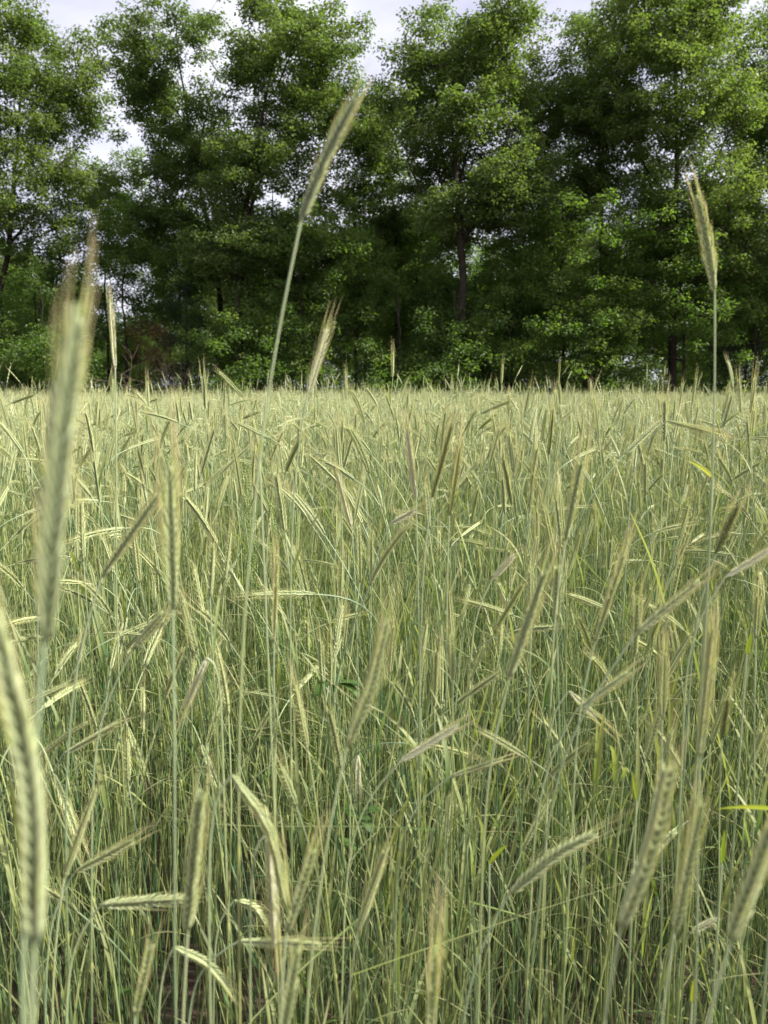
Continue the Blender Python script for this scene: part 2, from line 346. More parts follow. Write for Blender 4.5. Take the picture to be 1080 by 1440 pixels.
def scatter(name, srcs, pos, rotz, scl, idx, tiltx=None, tilty=None):
    """ONE object: a point mesh whose geometry nodes set the source meshes on its points"""
    me = bpy.data.meshes.new(name); n = len(pos); me.vertices.add(n); me.vertices.foreach_set('co', np.asarray(pos, np.float32).ravel())
    rot = np.stack((tiltx if tiltx is not None else np.zeros(n), tilty if tilty is not None else np.zeros(n), rotz), -1)
    a = me.attributes.new('rot', 'FLOAT_VECTOR', 'POINT'); a.data.foreach_set('vector', rot.astype(np.float32).ravel())
    a = me.attributes.new('scl', 'FLOAT', 'POINT'); a.data.foreach_set('value', np.asarray(scl, np.float32))
    a = me.attributes.new('pick', 'INT', 'POINT'); a.data.foreach_set('value', np.asarray(idx, np.int32))
    me.update()
    for m in MATS: me.materials.append(m)
    o = bpy.data.objects.new(name, me); C.objects.link(o)
    g = bpy.data.node_groups.new(name, 'GeometryNodeTree')
    g.interface.new_socket('Geometry', in_out='INPUT', socket_type='NodeSocketGeometry'); g.interface.new_socket('Geometry', in_out='OUTPUT', socket_type='NodeSocketGeometry')
    gi = g.nodes.new('NodeGroupInput'); go = g.nodes.new('NodeGroupOutput'); ip = g.nodes.new('GeometryNodeInstanceOnPoints'); jn = g.nodes.new('GeometryNodeJoinGeometry')
    for s in srcs:
        oi = g.nodes.new('GeometryNodeObjectInfo'); oi.inputs['Object'].default_value = s; oi.inputs['As Instance'].default_value = False
        gt = g.nodes.new('GeometryNodeGeometryToInstance'); g.links.new(oi.outputs['Geometry'], gt.inputs[0]); g.links.new(gt.outputs[0], jn.inputs[0])
    def na(nm, t):
        q = g.nodes.new('GeometryNodeInputNamedAttribute'); q.data_type = t; q.inputs['Name'].default_value = nm; return q.outputs['Attribute']
    ip.inputs['Pick Instance'].default_value = True
    g.links.new(gi.outputs[0], ip.inputs['Points']); g.links.new(jn.outputs[0], ip.inputs['Instance']); g.links.new(na('pick', 'INT'), ip.inputs['Instance Index'])
    g.links.new(na('rot', 'FLOAT_VECTOR'), ip.inputs['Rotation']); g.links.new(na('scl', 'FLOAT'), ip.inputs['Scale']); g.links.new(ip.outputs[0], go.inputs[0])
    md = o.modifiers.new('scatter', 'NODES'); md.node_group = g
    return o

# ------------------------------------------------------------------ ground
def sheet(name, x0, x1, y0, y1, z, m, nx=2, ny=2, amp=0.0):
    mb = MB(); xs = np.linspace(x0, x1, nx); ys = np.linspace(y0, y1, ny); X, Y = np.meshgrid(xs, ys)
    Z = z + amp * rng.normal(size=X.shape); V = np.stack((X, Y, Z), -1).reshape(-1, 3)
    i = (np.arange(ny - 1)[:, None] * nx + np.arange(nx - 1)[None]).ravel(); Q = np.stack((i, i + 1, i + nx + 1, i + nx), -1); mb.add(V, Q)
    o = mb.build(name, m); o['kind'] = 'structure'; return o
FIELD_END = 29.5
sheet('ground', -600, 600, -600, 600, -.03, M_LITTER)
sheet('field_soil', -30, 30, -6, FIELD_END + .6, 0.0, M_SOIL, 160, 100, .008)

# ------------------------------------------------------------------ the crop
RC = random.Random(21)
near = []                                      # ordinary stalks that could be individuals
def in_view(x, y, mx=.62): return abs(x) < y * mx + .25
def jgrid(x0, x1, y0, y1, dens):
    n = int((x1 - x0) * (y1 - y0) * dens); return np.stack((rng.uniform(x0, x1, n), rng.uniform(y0, y1, n)), -1)
NEAR0, NEAR1 = .98, 4.6
pts = jgrid(-3.6, 3.6, NEAR0, NEAR1, 135); pts = pts[np.abs(pts[:, 0]) < pts[:, 1] * .62 + .45]
HOLES = []                                     # (x, y, r) kept free around the special stalks' roots
nv = len(VARS)
info = []
for x, y in pts:
    # close to the camera only lower ears, as in the photograph; further in, the full height
    k = int(rng.integers(nv)); sc_ = float(np.clip(rng.normal(1.0, .075), .82, 1.18) + (.13 * rng.uniform(.5, 1.2) if rng.uniform() < .07 else 0)); rz = float(rng.uniform(0, 2 * math.pi))
    if y > 2.2: sc_ *= 1.05
    if y < 1.5: sc_ *= .86 + .14 * (y - NEAR0) / .55 if y < 1.5 else 1
    tx, ty = float(rng.normal(0, .055)), float(rng.normal(0, .055))
    v = VARS[k]; Mx = Matrix.Translation((x, y, 0)) @ (Matrix.Rotation(rz, 4, 'Z') @ Matrix.Rotation(ty, 4, 'Y') @ Matrix.Rotation(tx, 4, 'X')) @ Matrix.Scale(sc_, 4)
    e0 = np.array(Mx @ Vector(v['E'][0])); e1 = np.array(Mx @ Vector(v['E'][-1]))
    if min(e0[1], e1[1]) < .78: continue
    a = PIX(e0); b = PIX(e1)
    if min(a[1], b[1]) < 548 - (0 if y < 2.2 else rng.exponential(9)): continue
    seen = all(-10 < q[0] < 1090 and 0 < q[1] < 1440 for q in (a, b)); size = math.hypot(a[0] - b[0], a[1] - b[1])
    info.append(dict(x=x, y=y, k=k, s=sc_, r=(tx, ty, rz), a=a, b=b, size=size if seen else 0, M=Mx, d=a[2]))
HERO = []      # filled below, before the individuals are labelled

# ------------------------------------------------------------------ the trees of the wood's edge
def leaves(mb, centers, nper, rad, size, r_, flat=.55, droop=.25, aspect=.62, shell=None):
    """clouds of leaf-sized folded faces, nper round each centre"""
    n = len(centers) * nper; c = np.repeat(centers, nper, 0)
    off = nrm(r_.normal(size=(n, 3))) * (r_.uniform(0, 1, (n, 1)) ** .5) * np.array((1, 1, flat + .15)) * rad
    p = c + off
    up = nrm(np.stack((r_.normal(0, .55, n), r_.normal(0, .55, n), np.ones(n)), -1) + off / rad * .5)
    d = nrm(np.stack((off[:, 0] + r_.normal(0, rad * .5, n), off[:, 1] + r_.normal(0, rad * .5, n), -rad * droop + r_.normal(0, rad * .2, n)), -1))
    d = nrm(d - up * np.sum(d * up, -1, keepdims=True) * .8); sd_ = nrm(np.cross(d, up)); up = np.cross(sd_, d)
    ln = (size * r_.uniform(.65, 1.25, n))[:, None]; wd = ln * aspect * .5; f = r_.uniform(-.12, .35, n)[:, None]
    V = np.stack((p, p + d * ln * .45 + sd_ * wd + up * ln * f, p + d * ln - up * ln * .12, p + d * ln * .45 - sd_ * wd + up * ln * f), 1).reshape(-1, 3)
    Q = (np.arange(n) * 4)[:, None] + np.arange(4)[None]
    mb.add(V, Q, None, 0.0, np.repeat(r_.normal(0, .22, n) + np.repeat(r_.normal(0, .18, len(centers)), nper), 4))

def crown_points(rows, Y, x_of, r_, nb, nt_, depth, spread=(.62, .62, .30)):
    """bough centres filling the outline's volume, then tuft centres gathered round them"""
    rows = sorted(rows); py = np.array([q[0] for q in rows], float); lo = np.array([q[1] for q in rows], float); hi = np.array([q[2] for q in rows], float)
    out = []; wmax = (hi - lo).max()
    while len(out) < nb:
        y = r_.uniform(py[0], py[-1]); a, b = np.interp(y, py, lo), np.interp(y, py, hi)
        if r_.uniform() > (b - a) / wmax: continue
        rr = r_.uniform(.15, 1) ** .5; t = r_.uniform(0, 2 * math.pi)
        cx = (a + b) / 2 + (b - a) / 2 * .9 * rr * math.cos(t); p = WY(cx, y, Y); half = (b - a) / 2 / FPX * Y
        p[1] = Y + .6 + min(half, depth) * rr * math.sin(t); p2 = p
        if out and min(np.linalg.norm(p2 - o) for o in out) < .48: 
            if r_.uniform() < .8: continue
        out.append(p2)
    B = np.array(out); k = r_.integers(0, nb, nt_)
    return B, B[k] + np.clip(r_.normal(size=(nt_, 3)), -1.35, 1.35) * np.array(spread), k

def tree(label, Y, trunk, rows, nb=60, nt_=420, nper=54, r0=.17, leaf=.135, m=M_OAK, seed=1, name='oak_tree', group=None, depth=3.2, extra=(), trad=.44, cat='tree', spread=(.68, .68, .45), aspect=.72, forks=()):
    r_ = np.random.default_rng(seed); rr = random.Random(seed); nt_ = int(nt_ * (1.7 if leaf > .13 else 1.05)); leaf *= .93; nper = int(nper * 1.5)
    T = [WY(px, py, Y) for px, py in trunk]; T[0][2] = -.05
    root = empty(name, (T[0][0], T[0][1], 0)); tag(root, label, cat, group); o0 = np.array((T[0][0], T[0][1], 0))
    B, tufts, kk = crown_points(rows, Y, None, r_, nb, nt_, depth, spread)
    bk = MB(); tp = spl([t - o0 for t in T], 22); tp[1:-1] += r_.normal(0, .02, (20, 3)); s = np.linspace(0, 1, 22)
    rad = r0 * (1 - .86 * s) * (1 + .35 * np.exp(-s * 18)); tube(bk, tp, rad, 9)
    bb = MB(); limb_pts = [tp[6:]]
    for f in list(forks):                                        # main limbs read off the photograph
        Q = [WY(px, py, Y + dy) - o0 for px, py, dy in f]; k0 = np.argmin(np.linalg.norm(tp - Q[0], axis=1)); Q[0] = tp[k0]
        q = spl(Q, 14); tube(bb, q, np.linspace(rad[k0] * .62, .02, 14), 7); limb_pts.append(q[2:])
    Bl = B - o0
    for b in sorted(Bl, key=lambda b: b[2])[::1]:
        allp = np.concatenate(limb_pts); cand = allp[allp[:, 2] < b[2] - .12 * np.linalg.norm(allp[:, :2] - b[:2], axis=1)]
        if not len(cand): cand = tp[4:8]
        d = np.linalg.norm((cand - b) * np.array((1, 1, .8)), axis=1); a = cand[np.argmin(d)]; ln = np.linalg.norm(b - a)
        if ln < .05: continue
        mid = a * .5 + b * .5 + np.array((0, 0, .12 * ln)) * rr.uniform(-.6, 1.2) + r_.normal(0, .05 * ln, 3)
        q = bez(a, a * .6 + mid * .4, mid, b, 7); tube(bb, q, np.linspace(min(.055, .012 + .016 * ln), .009, 7), 5); limb_pts.append(q[3:])
    tl = tufts - o0; j = Bl[kk]; tw = MB(); 
    for a, b in zip(j[::2], tl[::2]):
        tube(tw, np.array((a, (a + b) / 2 + np.array((0, 0, .04)), b)), [.009, .006, .003], 3)
    bk.build('trunk', M_BARK, root); bb.merge(tw, 0); bb.build('branches', M_BARK, root)['kind'] = 'stuff'
    lf = MB(); leaves(lf, tl, nper, trad, leaf, r_, aspect=aspect); cr = lf.build('crown', m, root, smooth=False); cr['kind'] = 'stuff'
    return root
def copy_tree(root, x, y, rz, s, label, group=None, sz=None):
    c = root.copy(); C.objects.link(c); c.location = (x, y, 0); c.rotation_euler = (0, 0, rz); c.scale = (s, s, sz or s); c['label'] = label
    if group: c['group'] = group
    for ch in root.children:
        d = ch.copy(); C.objects.link(d); d.parent = c
    return c

G1 = 'tall trees along the front of the wood'
tA = tree('tall oak at the left edge, bare dark limbs low in its crown', 33, [(-8, 560), (0, 430), (14, 330), (22, 240), (30, 120), (34, 40)],
     [(2, 5, 80), (60, -40, 112), (150, -90, 140), (250, -100, 162), (345, -90, 140)], nb=64, nt_=520, seed=3, group=G1,
     forks=([(10, 350, 0), (48, 300, .2), (72, 240, .5)], [(14, 330, 0), (-20, 260, 0), (-50, 180, 0)], [(20, 270, 0), (50, 200, -.5), (75, 130, -.8)]))
tB = tree('slender oak with a domed top, open sky on both sides of its upper crown', 36, [(314, 560), (310, 440), (304, 370), (287, 290), (268, 190), (252, 90), (248, 40)],
     [(0, 195, 290), (40, 160, 315), (95, 148, 322), (140, 175, 320), (200, 196, 330), (270, 180, 340), (340, 165, 330)], nb=58, nt_=470, seed=4, group=G1, depth=2.6,
     forks=([(275, 220, 0), (292, 150, .2), (305, 100, .4)], [(268, 190, 0), (225, 130, 0), (180, 105, 0)]))
tC = tree('broad oak with a double domed top, left of the open sky gap', 33, [(338, 560), (336, 430), (342, 330), (352, 260), (368, 170), (385, 80), (395, 40)],
     [(0, 345, 385), (32, 330, 490), (80, 318, 506), (125, 325, 488), (200, 300, 455), (300, 262, 470), (410, 250, 470)], nb=84, nt_=700, seed=5, group=G1, r0=.2,
     forks=([(340, 340, 0), (362, 265, .2), (400, 190, .3), (440, 90, .3)], [(350, 270, 0), (325, 200, 0), (318, 130, 0)]))
tD = tree('thin low tree with a straight narrow stem in the dip between two broad oaks', 38, [(560, 560), (557, 430), (556, 330), (545, 240), (522, 170), (512, 130)],
     [(118, 500, 545), (190, 470, 562), (260, 478, 575), (340, 455, 590), (410, 440, 570)], nb=62, nt_=420, nper=50, seed=6, r0=.12, group=G1, depth=2.2)
tE = tree('big round vase-shaped oak with dark limbs fanning up from a low fork', 32, [(648, 560), (650, 440), (650, 370), (642, 300), (640, 230), (648, 120), (655, 50)],
     [(12, 585, 740), (40, 562, 762), (70, 552, 775), (130, 542, 784), (230, 540, 784), (290, 550, 770), (330, 590, 715)], nb=80, nt_=640, seed=7, group=G1, r0=.23,
     forks=([(650, 340, 0), (690, 275, .2), (735, 225, .4)], [(650, 350, 0), (672, 290, -.3), (705, 220, -.5), (720, 150, -.5)], [(645, 310, 0), (612, 235, .3), (590, 170, .5)], [(642, 300, 0), (655, 220, .4), (690, 120, .8)], [(640, 320, 0), (596, 270, -.5), (572, 225, -.8)]))
tF = tree('narrow oak just right of the vase-shaped oak, straight dark stem and many sky holes', 36, [(848, 560), (846, 430), (845, 300), (842, 200), (832, 110), (825, 50)],
     [(28, 782, 862), (60, 768, 875), (100, 760, 878), (150, 742, 880), (240, 740, 885), (350, 742, 880)], nb=58, nt_=440, seed=8, group=G1, depth=2.6)
tG = tree('tallest oak right of centre, its crown running out of the top of the picture', 33, [(945, 560), (948, 430), (950, 300), (952, 180), (948, 60), (945, -20)],
     [(-40, 880, 990), (10, 855, 1025), (80, 838, 1045), (160, 830, 1060), (260, 860, 1090), (370, 860, 1110)], nb=92, nt_=740, seed=9, group=G1, r0=.2,
     forks=([(950, 330, 0), (1000, 260, .4), (1060, 230, .8)], [(948, 300, 0), (905, 230, .3), (880, 150, .5)], [(951, 240, 0), (985, 150, -.4), (1010, 80, -.6)]))
tH = tree('oak at the right edge of the wood, its crown cut by the picture edge', 35, [(1098, 560), (1092, 420), (1085, 300), (1088, 180), (1095, 80)],
     [(20, 1045, 1120), (80, 1030, 1170), (170, 1035, 1200), (280, 1010, 1210), (380, 1000, 1210)], nb=80, nt_=560, seed=10, group=G1)
G2 = 'smaller trees growing under the tall oaks'
un = []
def under(label, Y, bx, rows, seed, m=M_MAPLE, **k):
    top = rows[0]; t = tree(label, Y, [(bx, 560), (bx + 2, 480), (bx - 3, 400), ((top[1] + top[2]) / 2, top[0] + 20)], rows, seed=seed, m=m, r0=k.pop('r0', .08), leaf=k.pop('leaf', .125), name=k.pop('name', 'maple_tree'), group=G2, depth=k.pop('depth', 1.9), **k); un.append(t); return t
under('green maple under the sky gap left of the slender oak', 34, 176, [(285, 150, 235), (340, 110, 260), (420, 95, 270), (480, 100, 255)], 21, nb=50, nt_=330, leaf=.12)
under('low bushy maple at the left edge beneath the leftmost oak', 33, 50, [(345, -10, 90), (400, -50, 120), (470, -60, 120), (545, -60, 110)], 22, nb=50, nt_=330)
under('maple behind the vase-shaped oak, filling the gap right of its trunk', 37, 712, [(268, 690, 760), (320, 655, 790), (390, 640, 800), (470, 650, 800)], 51, nb=60, nt_=380)
under('sparse young maple reaching into the sky gap beside the leftmost oak', 40, 150, [(205, 145, 172), (250, 120, 200), (310, 90, 225), (370, 90, 230)], 53, nb=34, nt_=210)
under('maple behind the vase-shaped oak, left of its trunk', 37.5, 590, [(285, 570, 625), (340, 530, 640), (410, 520, 650), (480, 530, 650)], 52, nb=50, nt_=300)
under('spreading maple filling the dark space below the double-domed oak', 32, 425, [(300, 400, 470), (350, 350, 540), (420, 330, 560), (500, 300, 540)], 23, nb=66, nt_=430)
under('bright maple below the fork of the vase-shaped oak', 33.6, 600, [(385, 560, 640), (420, 545, 700), (480, 540, 710), (530, 550, 700)], 24, nb=48, nt_=300)
under('maple with pale drooping leaf sprays right of the vase-shaped oak', 31.6, 790, [(300, 740, 860), (360, 700, 900), (440, 690, 900), (520, 720, 880)], 25, nb=62, nt_=400)
under('dark maple beneath the tallest oak', 31.5, 960, [(250, 900, 1000), (330, 860, 1040), (420, 870, 1060), (500, 880, 1060)], 26, nb=64, nt_=420)
under('small maple at the right edge beneath the rightmost oak', 33, 1060, [(300, 1030, 1110), (380, 1000, 1150), (470, 1010, 1150)], 27, nb=44, nt_=260)
under('leafy bush at the foot of the double-domed oak', 30.9, 335, [(455, 300, 370), (490, 270, 400), (545, 265, 410)], 28, nb=26, nt_=150, name='forest_bush', cat='bush', r0=.04)
under('light green low bush at the field edge in mid wood', 30.8, 560, [(500, 535, 590), (520, 500, 625), (550, 500, 640)], 29, nb=20, nt_=120, name='forest_bush', cat='bush', r0=.04)
under('round leafy bush at the field edge below the vase-shaped oak', 31, 640, [(440, 610, 680), (480, 595, 700), (545, 600, 705)], 30, nb=26, nt_=150, name='forest_bush', cat='bush', r0=.04)
under('leafy bush standing before the dark pine, below the pale-sprayed maple', 30.9, 815, [(440, 790, 850), (490, 770, 870), (545, 780, 865)], 31, nb=24, nt_=140, name='forest_bush', cat='bush', r0=.04)
under('low bush at the left end of the field edge', 30.9, 60, [(480, 20, 100), (515, -20, 120), (550, -20, 130)], 32, nb=22, nt_=130, name='forest_bush', cat='bush', r0=.04)
# dark pines low in the wood
for lab, bx, rows, sd_ in (('dark young pine low in the wood beside the pale-sprayed maple', 720, [(400, 705, 740), (450, 680, 770), (500, 660, 790), (550, 655, 800)], 41),
                          ('dark young pine at the right end of the field edge', 1050, [(420, 1040, 1075), (470, 1000, 1110), (545, 980, 1130)], 42),
                          ('dark feathery pine behind the leafless shrub', 262, [(380, 250, 280), (440, 225, 300), (540, 205, 310)], 43)):
    un.append(tree(lab, 33.2, [(bx, 560), (bx, 480), (bx, rows[0][0])], rows, nb=40, nt_=230, nper=60, r0=.07, leaf=.11, m=M_PINE, seed=sd_, name='pine_tree', group='young pines in the wood', depth=1.4, aspect=.16, spread=(.45, .45, .08)))
# leafless grey shrub and rust-brown dead pine
def dead_shrub():
    rr = random.Random(8); p0 = WY(235, 560, 31.0); p0[2] = 0; root = empty('bare_shrub', p0); tag(root, 'leafless grey shrub with thin crooked twigs at the field edge on the left', 'shrub')
    mb = MB()
    def grow(p, d, ln, rad, lv):
        P = [p]
        for i in range(5): d = nrm(d + np.array([rr.gauss(0, .16) for _ in range(3)])); P.append(P[-1] + d * ln / 5)
        tube(mb, P, np.linspace(rad, rad * .45, 6), 5)
        if lv: 
            for k in range(4): grow(P[rr.randrange(2, 6)], nrm(d + np.array([rr.gauss(0, .6), rr.gauss(0, .6), rr.gauss(0, .35)])), ln * rr.uniform(.45, .75), rad * .5, lv - 1)
    st = []
    for i in range(6):
        mb = MB(); grow(np.array((rr.uniform(-.6, .6), rr.uniform(-.3, .3), 0)), nrm(np.array((rr.gauss(0, .3), rr.gauss(0, .2), 1))), rr.uniform(2.0, 3.1), .022, 2); mb.build('branch', M_DEAD, root)
dead_shrub()
tree('small dead pine with rust brown needles low in the wood, behind the leafless shrub', 32.2, [(196, 560), (197, 500), (200, 450)], [(450, 190, 215), (490, 178, 235), (535, 172, 240)], nb=22, nt_=90, nper=45, r0=.05, leaf=.10, m=M_RUST, seed=44, name='dead_pine', aspect=.2, depth=1.0, spread=(.3, .3, .08))
# further rows: copies with their own spots, sizes and turns
proto = [tD, tF, un[0], un[2], tB, un[5], tE, un[4]]
rb = random.Random(77)
k = 0
front = [(20, 'leftmost oak'), (176, 'sky gap on the left'), (265, 'slender domed oak'), (395, 'double-domed oak'), (545, 'thin low tree'), (650, 'vase-shaped oak'), (845, 'narrow straight oak'), (950, 'tallest oak'), (1085, 'oak at the right edge')]
seen_lab = {}
for row, (Y, xs, sc0) in enumerate(((43, np.arange(-27, 28, 4.4), .74), (51, np.arange(-32, 33, 4.4), .82), (60, np.arange(-38, 39, 4.6), .95), (72, np.arange(-44, 45, 5.2), 1.1))):
    for x in xs:
        x = x + rb.uniform(-1.4, 1.4); Yr = Y + rb.uniform(-2.5, 2.5)
        p = proto[k % len(proto)] if row < 1 else (proto[k % len(proto)] if k % 3 == 0 else un[(k * 5) % 7]); small = p in un; s = .95 * sc0 * rb.uniform(.85, 1.12) * (1.25 if small else .92); px = PIX((x, Yr, 4))[0]; k += 1
        if abs(px - 540) > 800: continue
        if 100 < px < 235: s *= .66
        if row < 2:
            fx, fn = min(front, key=lambda f: abs(f[0] - px)); sd_ = 'left of' if px < fx else 'right of'
            lab = ('slim tree of the second row, seen just ' if row == 0 else 'tree of the third row, glimpsed ') + sd_ + ' the ' + fn
            if px < -20 or px > 1100: lab = ('second' if row == 0 else 'third') + ' row tree beyond the ' + ('left' if px < 0 else 'right') + ' edge'
            if lab in seen_lab: lab += ', farther back'
            seen_lab[lab] = 1
        else: lab = 'tree deep in the wood, hardly visible between the front trunks'
        copy_tree(p, x, Yr, rb.uniform(0, 6.28), s, lab, ('trees in the second row', 'trees in the third row', 'trees deep in the wood', 'trees deep in the wood')[row])
for x, Y, p, lab in ((-24, 34, tC, 'oak beyond the left edge of the picture'), (-31, 35, tE, 'second oak beyond the left edge of the picture'), (24.5, 34, tC, 'oak beyond the right edge of the picture'), (31, 35, tG, 'second oak beyond the right edge of the picture')):
    copy_tree(p, x, Y, rb.uniform(0, 6), 1.0, lab, G1)
ug2 = MB(); r_ = np.random.default_rng(56); n = 1300; c = np.stack((r_.uniform(-58, 58, n), r_.uniform(62, 82, n), r_.uniform(0, 1, n) ** 1.3 * 6.5), -1)
leaves(ug2, c, 40, 1.3, .34, r_); o = ug2.build('undergrowth', M_MAPLE, None, smooth=False); tag(o, 'dim mass of leaves closing the wood far behind the trunks', 'undergrowth', kind='stuff')
# undergrowth: one mass of low leaves under the trees
ug = MB(); r_ = np.random.default_rng(55); n = 3000
c = np.stack((r_.uniform(-34, 34, n), 30.6 + r_.uniform(0, 1, n) ** 1.6 * 40, r_.uniform(.2, 1, n) ** 1.4), -1); c[:, 2] *= .5 + (c[:, 1] - 30) * .17 + r_.uniform(0, 1.0, n)
leaves(ug, c, 36, .55, .19, r_); o = ug.build('undergrowth', M_MAPLE, None, smooth=False); o['kind'] = 'stuff'; tag(o, 'low leafy undergrowth under the trees of the wood', 'undergrowth')

# ------------------------------------------------------------------ the stalks that stand out: read off the photograph one by one
SP_MESH = {}
def spikelet_mesh(m):
    if m.name not in SP_MESH:
        mb = MB(); c = math.radians(12)
        for k in (-1, 1):
            d = nrm(np.array((0, k * math.sin(c), math.cos(c)))); out = np.array((1., 0, 0)); x = nrm(np.cross(out, d))
            put_florets(mb, [(np.array((0, k * .0008, 0)), d, x, .0140, .0018, out)], FT_HI)
        SP_MESH[m.name] = mb.mesh('spikelet', [m])
    return SP_MESH[m.name]
WS = .92
def hero(label, short, base, tip, Y, stem, mid=None, m=M_EAR, awn=.035, wid=1.0, Yt=None, seed=None, root_dx=0.0, leafy=0, arad=.00036, sm=M_STEM, am=M_AWN, r0=.0017, cat='rye stalk', root_Y=None):
    r = random.Random(seed if seed is not None else len(HERO) + 100); wid *= WS; awn *= 1.2
    Yt = Y if Yt is None else Yt; b = WY(*base, Y); t = WY(*tip, Yt)
    Epts = [b] + ([WY(*mid, (Y + Yt) / 2)] if mid else []) + [t]
    S = [WY(px, py, Y) for px, py in stem][::-1]; low = S[0] if S else b; nxt = (S + [b])[1] if S else t
    sl = (low - nxt) / max(.05, abs(low[2] - nxt[2])); drop = max(low[2], .1)
    rx = low[0] + np.clip(sl[0], -.6, .6) * min(drop, .45) * .6 + root_dx; gy = root_Y if root_Y is not None else Y + .02
    rootp = np.array((rx, gy, 0)); m1 = np.array((low[0] + np.clip(sl[0], -.6, .6) * min(drop, .45) * .42, (Y + gy) / 2, low[2] * .55))
    P = spl([rootp, m1] + S + [b], 70)
    for _ in range(14): P[1:-1] = P[1:-1] * .5 + (P[2:] + P[:-2]) * .25
    # the last of the stem runs straight into the ear
    root = empty('rye_stalk', rootp); tag(root, label, cat, None)
    st = MB(); stem_mesh(st, P - rootp, r0, .0010, 8)
    for fr in (.22, .45, .68):
        q = P[int(fr * 69):int(fr * 69) + 3:2] - rootp; tube(st, np.array([q[0], q[0] + (q[1] - q[0]) * .2, q[0] + (q[1] - q[0]) * .4]), [r0 * .9, r0 * 1.4, r0 * .9], 8, 0.0, .5)
    st.build('stem', sm, root)
    E = spl([p - rootp for p in Epts], 40); L = float(np.sum(np.linalg.norm(np.diff(E, axis=0), axis=1)))
    ra = MB(); tube(ra, E, .0012, 6, .3); ear = ra.build('ear', m, root)
    nodes = max(8, int(L / (.0035 * wid))); hint = (.2, 1, .1)
    fls = ear_nodes(E, L, nodes, r, wid, hint); aw = MB()
    if Y < .8:
        sm_ = spikelet_mesh(m)
        for fl, s, T in fls:
            (b0, d0, x0, L0, w0, out) = fl[0]; (b1, d1, *_) = fl[1]
            z = nrm(d0 + d1); y = nrm(d1 - d0); x = np.cross(y, z); k = L0 / .0140; kw = w0 / .0018; c = (b0 + b1) / 2
            o = bpy.data.objects.new('spikelet', sm_); C.objects.link(o); o.parent = ear
            o.matrix_local = Matrix(((x[0] * kw, y[0] * kw, z[0] * k, c[0]), (x[1] * kw, y[1] * kw, z[1] * k, c[1]), (x[2] * kw, y[2] * kw, z[2] * k, c[2]), (0, 0, 0, 1)))
    else:
        fm = MB()
        for fl, s, T in fls: put_florets(fm, fl, FT_HI)
        o = fm.build('spikelets', m, ear); o['kind'] = 'stuff'
    for fl, s, T in fls:
        if s > .06 and (r.random() < (.9 if Y > .8 else .5 if Y > .5 else .12 + .4 * s)): put_awn(aw, fl, T, r, awn * (.7 + .5 * s), arad if Y > .7 else arad * 1.15, 5, 4)
    a = aw.build('awns', am, ear); a['kind'] = 'stuff'
    for i in range(leafy):
        lf = MB(); blade(lf, P[r.choice((30, 38, 44))] - rootp, r.uniform(0, 6.28), r.uniform(.10, .18), .003, r, .8, 1.0); lf.build('leaf', M_LEAF, root)
    HERO.append(dict(short=short, px=((base[0] + tip[0]) / 2, (base[1] + tip[1]) / 2), Y=Y)); return root

hero('largest blurred green ear, nearest the camera on the left, its pink-tipped awns before the trees', 'large blurred ear on the left', (62, 905), (108, 425), .30, [(52, 980), (40, 1200), (30, 1440)], mid=(78, 670), awn=.026, arad=.0004, wid=1.0, m=M_GREY, seed=3, r0=.0019)
hero('blurred green ear cut by the left edge, lowest of the two big blurred ears', 'blurred ear at the left edge', (48, 1335), (-12, 860), .275, [(46, 1440), (44, 1560)], mid=(40, 1100), awn=.04, arad=.0004, wid=1.1, m=M_GREY, seed=5, r0=.0019)
hero('upright blurred ear with long yellow-green awns, just right of the largest blurred ear', 'upright yellow-awned ear', (243, 858), (236, 655), .62, [(245, 1000), (246, 1200), (247, 1440)], awn=.05, arad=.0005, wid=1.05, m=M_EAR)
hero('ear slanting up to the right, crossing behind the upright yellow-awned ear', 'slanting ear behind the yellow-awned ear', (143, 812), (225, 692), .84, [(118, 880), (100, 990), (92, 1200)], wid=.95, awn=.03)
hero('tallest ear of all, leaning right high before the trees on a long pale stem', 'tallest leaning ear', (423, 312), (502, 135), .66, [(404, 400), (384, 490), (374, 560), (360, 680), (345, 850), (335, 1100)], mid=(457, 225), awn=.022, wid=.88, r0=.0014, m=M_GREY, arad=.0003)
hero('tall yellowish ear leaning slightly left before the trees on the right, on a straight stem', 'tall ear before the right-hand trees', (1005, 412), (979, 275), .93, [(1006, 480), (1005, 560), (1001, 700), (994, 850), (985, 1000)], mid=(994, 340), awn=.026, wid=1.0, m=M_EAR)
hero('thin pale ear standing above the crop beside the largest blurred ear', 'thin pale ear above the crop on the left', (162, 520), (155, 425), 1.2, [(163, 560), (164, 700), (165, 900)], awn=.024, m=M_PALE, wid=.85)
hero('pale ear leaning right just above the crop, right of the tallest ear stem', 'pale ear by the tallest stem', (432, 556), (460, 462), 1.02, [(420, 610), (412, 700), (408, 900)], awn=.03, m=M_PALE, wid=1.0)
hero('sharp ear leaning right in the centre, whose pale stem runs down to lower left', 'central leaning ear', (488, 1050), (543, 868), .62, [(474, 1110), (455, 1200), (440, 1330), (430, 1440)], mid=(520, 965), awn=.03, wid=.95)
hero('thick slanting ear on the right, tip meeting the dark ear behind', 'thick slanting ear on the right', (893, 893), (982, 818), .82, [(868, 925), (830, 985), (790, 1060), (765, 1200)], awn=.036, wid=1.1)
hero('brownish dark ear slanting right, just above the thick slanting ear', 'brownish ear above the thick slanting ear', (1006, 780), (1036, 712), 1.05, [(990, 820), (975, 880), (968, 1000)], awn=.03, m=M_DARK, wid=1.1)
hero('long pale-edged ear leaning right in the middle of the crop, right of centre', 'long leaning ear right of centre', (716, 955), (768, 800), .74, [(700, 1005), (690, 1060), (680, 1160), (676, 1300)], awn=.035, wid=.95)
